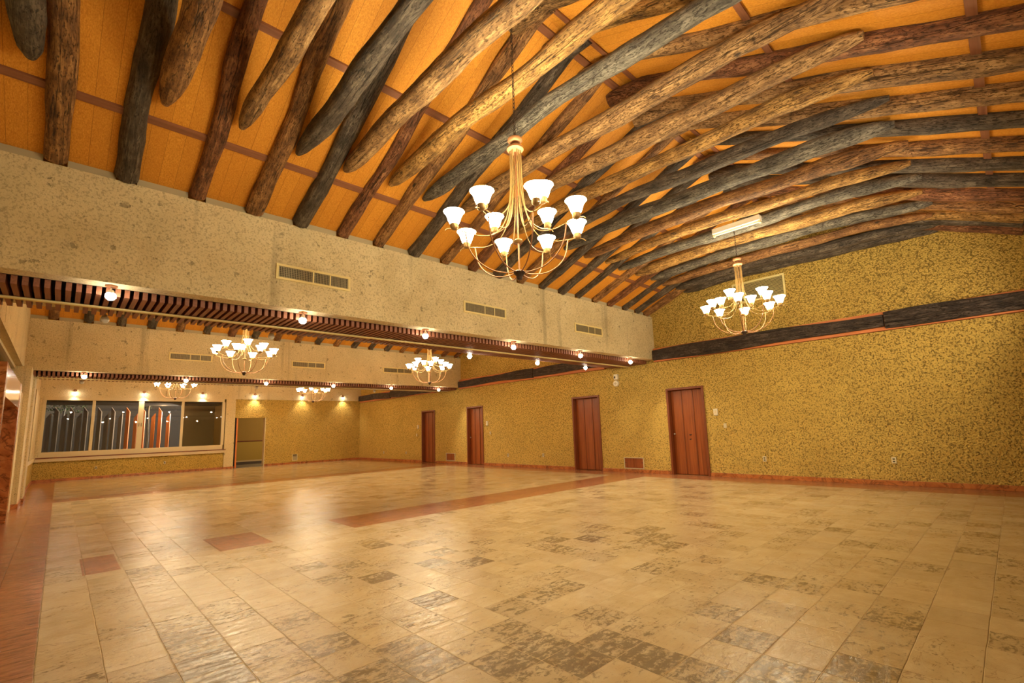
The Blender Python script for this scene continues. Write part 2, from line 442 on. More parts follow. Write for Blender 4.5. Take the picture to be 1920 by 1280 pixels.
# marble portal on the left
pt = struct(empty('door_5', (-.7, 10.5, 0)), 'marble clad portal with glossy wooden transom')
def pp(name, b, mat, **kw):
    mb = MB(); mb.box(b[0]+.7, b[1]+.7, b[2]-10.5, b[3]-10.5, b[4], b[5]); return mb.build(name, M[mat], pt, **kw)
pp('jamb', (-1.0, -.55, 8.95, 9.15, 0, 2.36), 'marble', bevel=.006)
pp('jamb', (-1.0, -.55, 12.02, 12.30, 0, 2.36), 'marble', bevel=.006)
pp('transom', (-1.0, -.555, 9.15, 12.02, 1.93, 2.35), 'transom_wood')
pp('door_frame', (-.99, -.90, 11.90, 12.02, 0, 1.93), 'cream_frame')
pp('door_frame', (-.99, -.90, 9.15, 9.27, 0, 1.93), 'cream_frame')
pp('door_leaf', (-.985, -.945, 9.27, 11.90, 0.01, 1.93), 'door_wood')
pp('blank_panel', (-.95, -.62, 12.30, 14.5, 0, 2.36), 'concrete_smooth')

# far wall
mb = MB()
mb.box(-.9, XD+.3, YF, YF+.3, 2.965, 5.73)
struct(mb.build('concrete_lintel', M['concrete']), 'concrete lintel band along the far wall')
mb = MB()
mb.box(-.9, 5.10, YF+.02, YF+.28, 0, .69)
for (x0, x1, z0, z1) in ((5.38, 5.46, 2.155, 2.965), (5.46, 6.68, 2.155, 2.965), (6.68, 7.87, 0, 2.965), (7.87, 8.09, .45, 2.965), (7.87, 8.09, 0, .14), (8.09, XD, 0, 2.965)):
    mb.box(x0, x1, YF+.02, YF+.28, z0, z1)
struct(mb.build('wall_far', M['stucco']), 'rough mustard stucco wall at the far end')
struct(MB().box(5.08, 5.44, YF-.02, YF+.28, 0, 2.965).build('column', M['concrete_smooth']), 'concrete column beside the wide window')
struct(MB().box(-.9, -.50, YF-.03, YF+.28, .80, 2.965).build('wall_corner', M['concrete_smooth']))
mb = MB(); mb.box(XL, 5.10, YF-.06, YF+.10, .69, .80)
struct(mb.build('trim_2', M['sill_stone']), 'pale stone sill under the wide window')
struct(MB().box(XL+.05, 5.13, YF-.07, YF+.02, .80, .835).build('trim_3', M['door_frame']), 'thin brown wooden strip on the window sill')

# wide window
WX = [-.50, .83, 2.21, 3.55, 5.02]; WZ0, WZ1 = .955, 2.93
win = struct(empty('window_1', (2.26, YF+.1, WZ0)), 'wide four pane sliding window with cream frame')
def wp(name, b, mat, bev=0):
    return MB().box(b[0]-2.26, b[1]-2.26, b[2]-YF-.1, b[3]-YF-.1, b[4]-WZ0, b[5]-WZ0).build(name, M[mat], win, bevel=bev)
mb = MB()
for b in ((WX[0], WX[4], YF, YF+.12, WZ1-.085, WZ1+.04), (WX[0], WX[4], YF, YF+.12, .835, WZ0+.065), (WX[0]-.02, WX[0]+.075, YF, YF+.12, WZ0+.065, WZ1-.085), (WX[4]-.075, WX[4]+.03, YF, YF+.12, WZ0+.065, WZ1-.085)):
    mb.box(b[0]-2.26, b[1]-2.26, b[2]-YF-.1, b[3]-YF-.1, b[4]-WZ0, b[5]-WZ0)
mb.build('window_frame', M['cream_frame'], win, bevel=.006)
for i, hw in ((1, .045), (2, .085), (3, .045)):
    wp('mullion', (WX[i]-hw, WX[i]+hw, YF+.01, YF+.10, WZ0, WZ1), 'cream_frame', .005)
for i in range(4):
    wp('pane', (WX[i], WX[i+1], YF+.058, YF+.062, WZ0, WZ1), 'glass')
for dx in (-.035, .035):
    wp('latch', (WX[2]+dx-.008, WX[2]+dx+.008, YF-.006, YF+.012, 1.86, 2.0), 'dark_iron')

# baseboards
mb = MB()
ys = [-2.4] + [v for a, b in DOORS for v in (a, b)] + [YF]
for a, b in zip(ys[0::2], ys[1::2]): mb.box(XD-.022, XD+.05, a, b, 0, .088)
struct(mb.build('baseboard_right', M['marble_base'], bevel=.004))
mb = MB(); mb.box(XL, 5.08, YF-.002, YF+.05, 0, .088); mb.box(5.06, 5.46, YF-.042, YF+.05, 0, .088); mb.box(6.68, XD, YF-.002, YF+.05, 0, .088)
struct(mb.build('baseboard_far', M['marble_base'], bevel=.004))
mb = MB(); mb.box(XL, XL+.02, 16.64, YF, 0, .088); mb.box(XL-.15, XL-.13, -2.0, 8.95, 0, .088)
struct(mb.build('baseboard_left', M['marble_base']))

# concrete beams across the hall, with the upstand blocks between the rafters
RX = [-.24, .32, .97, 1.58, 2.15, 2.74, 3.30, 3.92, 4.52, 5.12, 5.71, 6.31, 6.93, 7.53, 8.09, 8.69, 9.28, 9.91, 10.46, 10.89]
RX2 = [-.30+.593*i for i in range(20)]
for bi, (y0, y1) in enumerate(BEAMS):
    mb = MB()
    mb.box(-.9, XD+.1, y0, y0+.22, ZB, ZT); mb.box(-.9, XD+.1, y1-.22, y1, ZB, ZT)
    mb.box(-.9, XD+.1, y0+.22, y1-.22, ZT-.25, ZT)
    struct(mb.build('concrete_beam', M['concrete']), ('concrete beam behind the camera', 'near rough concrete beam across the hall', 'far concrete beam across the hall')[bi])
    mb = MB()
    xs = RX if bi < 2 else RX2
    for a, b in zip([-.9]+xs, xs+[XD+.1]):
        if b-a < .25: continue
        for yy in ((y0, y0+.16), (y1-.16, y1)):
            mb.box(a+.09, b-.09, yy[0]+.03, yy[1]-.03, ZT-.01, ZT+.085)
    struct(mb.build('concrete_upstand', M['upstand']), 'grey mortar blocks between the rafters')

# ceilings: two board slopes per bay
for bi, (a, b) in enumerate(BAYS):
    ym = (a+b)/2; zr = ceil_z(ym, bi)
    for ya, yb in ((a-.18, ym), (ym, b+.18)):
        za = zr - SLOPE*abs(ya-ym); zb = zr - SLOPE*abs(yb-ym)
        mb = MB(); mb.prism([(ya, za), (yb, zb), (yb, zb+.06), (ya, za+.06)], 'x', -.9, XD+.2)
        struct(mb.build('ceiling', M['ceiling_wood']), 'orange varnished board ceiling slope')
for i, yy in enumerate((5.72, 4.41, 3.08, 2.81, 1.262, -.151)):
    z = ceil_z(yy); s = SLOPE if yy < 2.995 else -SLOPE
    mb = MB(); mb.prism([(yy-.034, z-.034*s+.01), (yy+.034, z+.034*s+.01), (yy+.034, z+.034*s-.024), (yy-.034, z-.034*s-.024)], 'x', -.68, XD+.05)
    struct(mb.build('trim_%d' % (10+i), M['batten_wood']), 'brown ceiling batten strip')

# ------------------------------------------------------------------ logs
def log(name, pts, r0, r1, mat, seed, bend=.03, flat=None, seg=14, n=30):
    """a crooked log through 3D pts; origin of the object at its first point"""
    rnd = random.Random(seed)
    P = [Vector(p) for p in pts]; L = [0]
    for a, b in zip(P, P[1:]): L.append(L[-1]+(b-a).length)
    ph = [rnd.uniform(0, 6.28) for _ in range(8)]
    path = []; rad = []
    for i in range(n+1):
        t = i/n; d = t*L[-1]; j = max(k for k in range(len(P)-1) if L[k] <= d+1e-6)
        q = P[j].lerp(P[j+1], (d-L[j])/(L[j+1]-L[j]))
        e = math.sin(PI*t)
        q = q + Vector((bend*e*(math.sin(d*1.7+ph[0])+.5*math.sin(d*3.9+ph[1])), 0, bend*.6*e*(math.sin(d*1.3+ph[2])+.5*math.sin(d*3.1+ph[3]))))
        path.append(q-P[0]); r = r0+(r1-r0)*t
        r *= 1+.07*math.sin(d*2.3+ph[4])+.045*math.sin(d*6.1+ph[5])+.02*math.sin(d*13+ph[6])
        rad.append(r)
    if flat:   # slanted, thinned ends where a tie log is cut against its rafters
        for i in range(n+1):
            t = i/n
            for te in (t/flat[0], (1-t)/flat[1]):
                if te < 1: rad[i] *= .34+.66*math.sqrt(te); path[i].z += .012*(1-te)
    lobes = [rnd.uniform(.0, .05) for _ in range(3)]
    def wob(i, j):
        a = 2*PI*j/seg
        return 1+lobes[0]*math.sin(2*a+ph[0]+i*.07)+lobes[1]*math.sin(3*a+ph[1]-i*.11)+.5*lobes[2]*math.sin(5*a+ph[2]+i*.35)+rnd.uniform(-.022, .022)
    q = (P[-1]-P[0]).normalized(); ax = Vector((0, -1, 0)) if q.y < 0 else Vector((0, 1, 0))
    rot = ax.rotation_difference(q); inv = rot.inverted()
    mb = MB(); mb.tube([inv @ p for p in path], rad, seg, wob=wob)
    o = mb.build(name, M[mat], smooth=50); o.location = P[0]; o.rotation_mode = 'QUATERNION'; o.rotation_quaternion = rot
    return o
RAFT = ['brown','dark','red','brown','dark','red','brown','dark','brown','red','dark','brown','dark','dark','dark','brown','red','dark','dark','brown']
TIE = ['dark','brown','tan','dark','tan','gold','grey','tan','tan','gold','dark','grey','brown','gold','grey','gold','grey','brown','dark','dark']
RIGHT = ['brown','brown','grey','tan','brown','tan','gold','tan','red','tan','tan','dark','brown','dark','dark','red','brown','gold','dark','red']
for i, x in enumerate(RX):
    m = 'log_'+RAFT[i]; r = .097+.012*math.sin(i*2.1)
    y0, y1 = 6.485, 2.80
    o = log('log_rafter', [(x, y0, ceil_z(6.49)-.012), (x+.01, 4.7, ceil_z(4.7)-.022), (x, 3.05, ceil_z(3.05)-.022), (x, y1, ceil_z(3.0)-.04)], r*1.02, r*.92, m, 100+i, .022)
    tag(o, '%s log rafter, %s from the left standing on the near concrete beam' % (COLNAME[m], ORD[i]), 'rafter', 'log rafters above the near beam')
    m = 'log_'+TIE[i]; side = -1 if i == 0 else 1
    tx = x+side*(.212 if i < 19 else .165); r = .105+.011*math.sin(i*1.7+1); ye = 5.42+.04*math.sin(i*2.3)-(.05 if i in (1, 2) else 0)
    o = log('tie_log', [(tx-side*.032, ye+.03, 4.545), (tx, 4.5, 4.645), (tx, 3.0, 4.665), (tx, 1.35, 4.635), (tx+.012*(i < 18), .52+.05*math.sin(i*3.1), 4.535)], r, r*.93, m, 200+i, .030, (.09, .12), n=40)
    tag(o, '%s tie log crossing under the rafters, %s from the left' % (COLNAME[m], ORD[i]), 'tie log', 'tie logs under the near ceiling')
for i, x in enumerate(RX):
    if x < 2.6: continue
    m = 'log_'+RIGHT[i]; r = .102+.012*math.sin(i*1.3+2)
    rx = x+(.395 if i < 17 else .31 if i == 17 else .0); yt = 3.22 if i < 18 else 2.76
    o = log('log_rafter', [(rx, yt, min(ceil_z(yt), ceil_z(3.0)-.028)-.022), (rx, 2.7, ceil_z(2.7)-.045), (rx, 1.2, ceil_z(1.2)-.05), (rx, -.47, ceil_z(-.47)-.03)], r*.92, r*1.05, m, 300+i, .024)
    tag(o, '%s log rafter beyond the ridge, %s from the mustard door wall' % (COLNAME[m], ORD[19-i]), 'rafter', 'log rafters on the slope beyond the ridge')
for i, x in enumerate(RX2):
    m = 'log_'+RAFT[(i*7+3) % 20]
    o = log('log_rafter', [(x, 15.055, ceil_z(15.04, 1)-.012), (x, 13.2, ceil_z(13.2, 1)-.022), (x, 11.45, ceil_z(11.545, 1)-.03)], .095, .085, m, 400+i, .02, n=16, seg=12)
    tag(o, '%s rafter end above the far concrete beam, %s from the door wall' % (COLNAME[m], ORD[19-i]), 'rafter', 'log rafters above the far beam')

# wall timbers on the ledge of the door wall
def wall_timber(y_lo, y_hi, splits, words, seed):
    rnd = random.Random(seed)
    yc = (y_lo+y_hi)/2
    root = empty('wall_timber', (XD, yc, 2.88))
    tag(root, words, 'wall timber', 'slab timbers on the ledge of the door wall')
    mb = MB(); mb.box(-.045, .05, y_lo-yc, y_hi-yc, .0, .355); mb.build('backing_board', M['orange_board'], root)
    cuts = [y_lo]+splits+[y_hi]
    for a, b in zip(cuts, cuts[1:]):
        ph = [rnd.uniform(0, 6.28) for _ in range(6)]; n = 26; top = []; bot = []
        for i in range(n+1):
            y = a+.006+(b-a-.012)*i/n
            top.append((y-yc, .315+.028*math.sin(y*.9+ph[0])+.012*math.sin(y*2.7+ph[1])))
            bot.append((y-yc, .045+.030*math.sin(y*.8+ph[2])+.012*math.sin(y*2.3+ph[3])))
        mb = MB(); mb.prism(bot+top[::-1], 'x', -.115, -.043)
        mb.build('timber_slab', M['timber_dark'], root, bevel=.012)
    return root
wall_timber(-.6, 6.46, [1.52], 'dark live edge timber above the two nearest doors', 1)
wall_timber(8.06, 15.03, [10.9], 'dark live edge timber above the third and fourth doors, behind the near beam', 2)
wall_timber(16.63, 23.70, [20.4], 'dark live edge timber in the far corner of the door wall', 3)

# slatted soffits and the cable rail under each beam
for bi, words in ((1, 'near'), (2, 'far')):
    y0, y1 = BEAMS[bi]
    mb = MB(); x = -.62
    while x < XD-.05:
        mb.box(x, x+.044, y0+.235, y1-.235, ZB-.088, ZB+.02); x += .0785
    root = empty('slatted_soffit', (5.2, (y0+y1)/2, ZB)); tag(root, 'soffit of reddish wooden slats under the %s concrete beam' % words, 'soffit')
    o = mb.build('slat_panel', M['slat_wood'], root); o.matrix_parent_inverse = Matrix.Translation((-5.2, -(y0+y1)/2, -ZB))
    mb = MB(); mb.box(-.62, XD-.02, y0+.225, y0+.24, ZB+.0, ZB+.12); mb.box(-.62, XD-.02, y1-.24, y1-.225, ZB, ZB+.12)
    mb.box(-.62, XD-.02, y0+.24, y1-.24, ZB+.10, ZB+.12)
    o = mb.build('dark_liner', M['eave_dark'], root); o.matrix_parent_inverse = Matrix.Translation((-5.2, -(y0+y1)/2, -ZB))
    mb = MB()
    for dy in (-.022, .022): mb.tube([(-.62, y0+.80+dy, ZB-.107), (XD-.03, y0+.80+dy, ZB-.107)], .013, 8)
    o = mb.build('cable_rail', M['cream_metal'], smooth=40)
    tag(o, 'pair of thin pipes along the slats under the %s beam' % words, 'pipe')

# ------------------------------------------------------------------ doors
def door(n, y0, y1, label, knob_side, knots):
    yc = (y0+y1)/2; w = y1-y0
    root = struct(empty('door_%d' % n, (XD, yc, 0)), label)
    mb = MB(); f = .055
    mb.box(-.025, .17, -w/2, -w/2+f, 0, ZDOOR); mb.box(-.025, .17, w/2-f, w/2, 0, ZDOOR); mb.box(-.025, .17, -w/2+f, w/2-f, ZDOOR-f, ZDOOR)
    mb.build('door_frame', M['door_frame'], root, bevel=.006)
    iw = w-2*f
    for i in range(3):
        a = -iw/2+iw*i/3; b = a+iw/3
        p = MB().box(.115, .155, a+.004, b-.004, .008, ZDOOR-f-.004).build('door_board', M['door_wood'], root, bevel=.008)
    for i in (1, 2):
        a = -iw/2+iw*i/3
        MB().box(.100, .118, a-.012, a+.012, .008, ZDOOR-f-.004).build('batten', M['door_frame'], root, bevel=.004)
    if knob_side:
        yk = knob_side*(iw/2-.06)
        mb = MB(); mb.tube([(.115, yk, 1.0), (.075, yk, 1.0)], .010, 8); mb.ball((.065, yk, 1.0), .024)
        mb.build('door_handle', M['steel'], root, smooth=50)
    for (dy, z, r) in knots:
        mb = MB(); mb.tube([(.1165, dy, z), (.1135, dy, z+.004)], r, 10); mb.build('wood_knot', M['void_dark'], root)
    return root
door(1, *DOORS[0], 'red-brown plank door nearest the camera, with two dark knots', 1, [(-.02, .98, .035), (-.01, .87, .028)])
door(2, *DOORS[1], 'red-brown plank door beside the double hatch', 0, [])
door(3, *DOORS[2], 'red-brown plank door third along the mustard wall, with bright knob', 1, [])
door(4, *DOORS[3], 'red-brown plank door nearest the far corner', 0, [])

def hatch(y0, y1, z0, z1, leaves, label):
    yc, zc = (y0+y1)/2, z0
    root = empty('wall_hatch', (XD, yc, zc)); tag(root, label, 'hatch', 'small wooden hatches low in the door wall')
    h = z1-z0; w = y1-y0; f = .02
    mb = MB(); mb.box(-.03, .06, -w/2, -w/2+f, 0, h); mb.box(-.03, .06, w/2-f, w/2, 0, h); mb.box(-.03, .06, -w/2+f, w/2-f, h-f, h); mb.box(-.03, .06, -w/2+f, w/2-f, 0, f)
    mb.build('hatch_frame', M['cream_frame'], root)
    MB().box(.04, .05, -w/2+f, w/2-f, f, h-f).build('hatch_back', M['void_dark'], root)
    iw = (w-2*f)/leaves
    for i in range(leaves):
        a = -w/2+f+iw*i
        d = MB().box(-.012, .012, a+.004, a+iw-.004, f+.004, h-f-.004).build('hatch_door', M['door_wood'], root, bevel=.004)
        yk = a+(.035 if i == 0 else iw-.035)
        mb = MB(); mb.ball((-.018, yk, h*.55), .012, 8, 6); mb.build('knob', M['dark_iron'], d, smooth=50)
hatch(*HATCH[0], 2, 'low double-leaf wooden hatch between the two nearest doors')
hatch(*HATCH[1], 1, 'low single-leaf wooden hatch between the two farthest doors')

# ------------------------------------------------------------------ grilles
def beam_grille(x0, x1, z0, z1, y, label, group, dy=0.02):
    xc = (x0+x1)/2; root = empty('air_grille', (xc, y, z0)); tag(root, label, 'air vent', group)
    w = x1-x0; h = z1-z0; f = .032
    mb = MB()
    mb.box(-w/2, w/2, -dy, 0, 0, f); mb.box(-w/2, w/2, -dy, 0, h-f, h); mb.box(-w/2, -w/2+f, -dy, 0, f, h-f); mb.box(w/2-f, w/2, -dy, 0, f, h-f)
    mb.build('grille_frame', M['cream_metal'], root, bevel=.003)
    MB().box(-w/2+f, w/2-f, -.003, 0, f, h-f).build('grille_back', M['vent_dark'], root)
    mb = MB(); n = 44
    for i in range(n):
        x = -w/2+f+(w-2*f)*(i+.5)/n; mb.box(x-.0036, x+.0036, -.014, -.005, f, h-f)
    for i in range(6):
        z = f+(h-2*f)*(i+.5)/6; mb.box(-w/2+f, w/2-f, -.009, -.006, z-.002, z+.002)
    mb.build('grille_slats', M['vent_slat'], root)
    mb = MB()
    for x in (-.02, w*.21): MB().box(x-.008, x+.008, -.016, -.003, f, h-f).build('grille_bar', M['cream_metal'], root)
for i, (a, b) in enumerate(((1.86, 2.85), (4.89, 5.88), (7.90, 8.89))):
    beam_grille(a, b, 3.315, 3.525, 6.47, ('leftmost air grille on the near concrete beam', 'middle air grille on the near concrete beam', 'rightmost air grille on the near concrete beam')[i], 'air grilles on the near beam')
for i, (a, b) in enumerate(((1.87, 2.83), (4.87, 5.87), (7.86, 9.0))):
    beam_grille(a, b, 3.345, 3.545, 15.04, ('leftmost air grille on the far concrete beam, left of a chandelier', 'middle air grille on the far concrete beam', 'rightmost air grille on the far concrete beam, partly behind a chandelier')[i], 'air grilles on the far beam')
# big louvre in the gable
root = empty('louvre_vent', (XD+.05, 3.73, 3.97)); tag(root, 'large cream louvred vent high on the gable behind the chandelier', 'air vent')
mb = MB()
for b in ((-.03, 0, -.57, .57, 0, .04), (-.03, 0, -.57, .57, .45, .49), (-.03, 0, -.57, -.53, .04, .45), (-.03, 0, .53, .57, .04, .45)): mb.box(*b)
mb.build('vent_frame', M['cream_metal'], root, bevel=.003)
MB().box(-.004, 0, -.53, .53, .04, .45).build('vent_back', M['vent_dark'], root)
mb = MB()
for i in range(14):
    z = .05+.40*i/14; mb.prism([(-.026, z), (-.006, z+.018), (-.006, z+.021), (-.026, z+.004)], 'y', -.53, .53)
mb.build('louvre_blades', M['cream_metal'], root)
# low grille in the far wall
root = empty('floor_grille', (7.98, YF+.02, .14)); tag(root, 'small low vent box in the far mustard wall', 'air vent')
mb = MB(); mb.box(-.12, -.10, -.03, .05, 0, .31); mb.box(.10, .12, -.03, .05, 0, .31); mb.box(-.12, .12, -.03, .05, .29, .31); mb.box(-.12, .12, -.03, .05, 0, .02); mb.build('vent_frame', M['cream_metal'], root)
MB().box(-.10, .10, .04, .05, .02, .29).build('vent_back', M['vent_dark'], root)
mb = MB(); mb.box(-.10, .10, -.02, .03, .02, .20); mb.build('vent_flap', M['vent_slat'], root)
MB().box(-.10, .10, -.028, -.01, .215, .24).build('vent_bar', M['cream_frame'], root)

# ------------------------------------------------------------------ small wall fittings
def on_wall(name, y, z, label, cat, group=None):
    r = empty(name, (XD, y, z)); tag(r, label, cat, group); return r
def outlet(y, z, label, rect=True):
    r = on_wall('wall_outlet', y, z, label, 'outlet', 'outlets low on the door wall')
    MB().box(-.026, .0, -.038, .038, -.058, .058).build('cover_plate', M['switch_cream'], r, bevel=.004)
    for dz in (-.022, .022):
        MB().box(-.029, -.024, -.017, .017, dz-.013, dz+.013).build('socket', M['socket_dark'], r, bevel=.003)
outlet(1.68, .455, 'cream twin outlet low on the long blank wall at right')
outlet(3.95, .43, 'outlet low on the wall just right of the nearest door')
outlet(10.65, .41, 'right one of two outlets between the second and third doors')
outlet(12.32, .38, 'left one of two outlets between the second and third doors')
outlet(19.07, .38, 'outlet low on the wall just left of the farthest door')
outlet(21.13, .37, 'outlet low on the wall nearest the far corner')
def thermostat(y, z, label):
    r = on_wall('thermostat', y, z, label, 'thermostat', 'thermostats beside the doors')
    MB().box(-.042, 0, -.05, .05, -.075, .075).build('housing', M['white_plastic'], r, bevel=.008)
    MB().box(-.046, -.040, -.018, .018, -.03, .035).build('dial', M['switch_cream'], r, bevel=.003)
    MB().box(-.035, .0, -.04, .04, -.092, -.075).build('lower_lip', M['vent_slat'], r)
thermostat(4.94, 1.505, 'cream thermostat right of the nearest door')
thermostat(13.40, 1.505, 'cream thermostat right of the third door')
thermostat(18.08, 1.50, 'cream thermostat left of the farthest door')
def switch(y, z, label):
    r = on_wall('light_switch', y, z, label, 'switch', 'light switches beside the doors')
    MB().box(-.024, 0, -.034, .034, -.055, .055).build('cover_plate', M['switch_cream'], r, bevel=.004)
    MB().box(-.030, -.022, -.012, .012, -.024, .024).build('rocker', M['white_plastic'], r, bevel=.003)
switch(4.75, 1.175, 'cream light switch right of and below the nearest thermostat')
switch(13.24, 1.15, 'cream light switch right of the third door')
switch(18.20, 1.15, 'cream light switch left of the farthest door')
r = on_wall('motion_sensor', 7.68, 2.61, 'small white sensor box high on the wall, above the round siren', 'sensor')
MB().box(-.07, 0, -.065, .065, -.075, .075).build('housing', M['white_plastic'], r, bevel=.010)
MB().box(-.074, -.066, .005, .045, -.04, .02).build('lens', M['void_dark'], r, bevel=.006)
r = on_wall('alarm_siren', 7.70, 2.43, 'rounded white siren high on the wall, under the sensor box', 'siren')
mb = MB(); mb.tube([(0, 0, 0), (-.045, 0, 0), (-.06, 0, 0)], [.088, .088, .07], 18); mb.build('housing', M['white_plastic'], r, smooth=35)
mb = MB(); mb.box(-.064, -.058, -.045, .045, -.006, .006); mb.box(-.064, -.058, -.006, .006, -.045, .045); mb.build('grille_cross', M['vent_slat'], r)
for x, z, lab in ((1.04, .385, 'small outlet under the left half of the wide window'), (3.07, .42, 'small outlet under the right half of the wide window')):
    r = empty('wall_outlet', (x, YF+.02, z)); tag(r, lab, 'outlet', 'outlets under the wide window')
    MB().box(-.035, .035, -.024, 0, -.055, .055).build('cover_plate', M['switch_cream'], r, bevel=.004)
    MB().box(-.015, .015, -.028, -.02, -.035, .035).build('socket', M['socket_dark'], r)

# unlit tube fixture under the tie logs
r = empty('tube_fixture', (7.86, 2.86, 4.50)); tag(r, 'white unlit tube light fixed under the tie logs near the second chandelier', 'tube light')
MB().box(-.055, .055, -.39, .39, -.035, .055).build('housing', M['tube_white'], r, bevel=.006)
mb = MB(); mb.tube([(0, -.36, -.052), (0, .36, -.052)], .017, 10); mb.build('tube', M['white_plastic'], r, smooth=40)
for a in (-.39, .36): MB().box(-.03, .03, a, a+.03, -.075, -.03).build('end_cap', M['switch_cream'], r)

# ------------------------------------------------------------------ chandeliers
def arc(p, n=8):
    """smooth curve through control points (Catmull-Rom)"""
    P = [Vector(q) for q in p]; P = [P[0]*2-P[1]]+P+[P[-1]*2-P[-2]]; out = []
    for i in range(1, len(P)-2):
        for k in range(n):
            t = k/n
            out.append(.5*((2*P[i])+(P[i+1]-P[i-1])*t+(2*P[i-1]-5*P[i]+4*P[i+1]-P[i+2])*t*t+(-P[i-1]+3*P[i]-3*P[i+1]+P[i+2])*t**3))
    out.append(P[-2]); return out
def make_chandelier(loc, label, ztop):
    root = empty('chandelier', loc); z0 = 2.665
    def Z(z): return z-z0
    tag(root, label, 'chandelier', 'twelve-light chandeliers')
    mb = MB(); z = Z(4.03); i = 0
    while z < Z(ztop):
        ring = []
        for a in range(8):
            t = 2*PI*a/8; d = .010*math.cos(t); h = .024*math.sin(t)
            ring.append((d, 0, z+.02+h) if i % 2 else (0, d, z+.02+h))
        mb.tube(ring, .0032, 5, closed=True); z += .038; i += 1
    mb.build('chain', M['dark_iron'], root, smooth=60)
    MB().lathe([(.001, Z(4.03)), (.03, Z(4.03)), (.066, Z(4.012)), (.070, Z(3.995)), (.055, Z(3.975)), (.03, Z(3.965)), (.001, Z(3.965))], 24).build('top_disc', M['copper'], root, smooth=50)
    MB().lathe([(.001, Z(3.965)), (.028, Z(3.965)), (.03, Z(3.93)), (.074, Z(3.925)), (.078, Z(3.905)), (.06, Z(3.885)), (.001, Z(3.885))], 24).build('collar', M['copper'], root, smooth=50)
    mb = MB(); mb.tube([(0, 0, Z(3.9)), (0, 0, Z(2.74))], .0075, 8); mb.build('stem', M['copper'], root, smooth=50)
    MB().lathe([(.001, Z(3.045)), (.03, Z(3.04)), (.042, Z(3.025)), (.03, Z(3.01)), (.001, Z(3.0))], 20).build('middle_disc', M['brass'], root, smooth=50)
    MB().lathe([(.001, Z(2.755)), (.035, Z(2.75)), (.055, Z(2.735)), (.045, Z(2.715)), (.03, Z(2.705)), (.026, Z(2.68)), (.02, Z(2.668)), (.001, Z(2.665))], 20).build('bottom_hub', M['dark_iron'], root, smooth=50)
    lights = [(-164+45*k, .57, 3.115, True) for k in range(8)] + [(-6+90*k, .36, 3.262, False) for k in range(4)]
    for ang, R, zc, low in lights:
        a = math.radians(ang); ca, sa = math.cos(a), math.sin(a)
        def P(r, z): return (r*ca, r*sa, Z(z))
        if low: ctl = [P(.052, 3.89), P(.054, 3.65), P(.066, 3.42), P(.11, 3.22), P(.20, 3.085), P(.34, 3.05), P(.48, 3.075), P(.57, 3.095), P(.63, 3.09), P(.65, 3.075)]
        else: ctl = [P(.046, 3.89), P(.05, 3.68), P(.062, 3.48), P(.10, 3.33), P(.18, 3.235), P(.28, 3.215), P(.36, 3.235), P(.41, 3.23), P(.425, 3.215)]
        mb = MB(); mb.tube(arc(ctl, 5), .0048, 6)
        arm = mb.build('arm', M['brass'], root, smooth=60)
        c = P(R, zc)
        MB().lathe([(.001, -.025), (.020, -.025), (.034, -.012), (.036, .022), (.028, .03), (.001, .03)], 14, c).build('lamp_cup', M['brass'], arm, smooth=45)
        prof = [(.030, .022), (.042, .032), (.053, .058), (.063, .092), (.077, .120), (.092, .136), (.089, .136), (.073, .117), (.058, .090), (.046, .058), (.03, .034), (.001, .032)]
        MB().lathe(prof, 18, c).build('lamp_shade', M['shade_glow'], root, smooth=60)
        if low:
            mb = MB(); mb.tube(arc([P(.04, 2.735), P(.12, 2.725), P(.25, 2.745), P(.37, 2.82), P(.445, 2.93), P(.475, 3.075)], 5), .006, 6)
            mb.build('basket_rod', M['copper'], root, smooth=60)
    return root
ch = make_chandelier((2.815, 2.9, 2.575), 'large chandelier with lit white shades, nearest the camera, left of centre', 5.50)
c = copy_tree(ch); c.location = (8.13, 3.0, 2.685); c['label'] = 'lit chandelier hanging at right, in front of the gable vent'
ch2 = make_chandelier((2.77, 11.545, 2.62), 'lit chandelier seen below the near beam, left of centre before the far beam', 5.68)
for loc, lab in (((7.48, 11.545, 2.60), 'lit chandelier seen below the near beam, in front of the end of the far beam'),
                 ((2.77, 20.18, 2.66), 'small distant lit chandelier in front of the wide window'),
                 ((7.43, 20.18, 2.62), 'small distant lit chandelier in front of the far mustard wall')):
    c = copy_tree(ch2); c.location = loc; c['label'] = lab

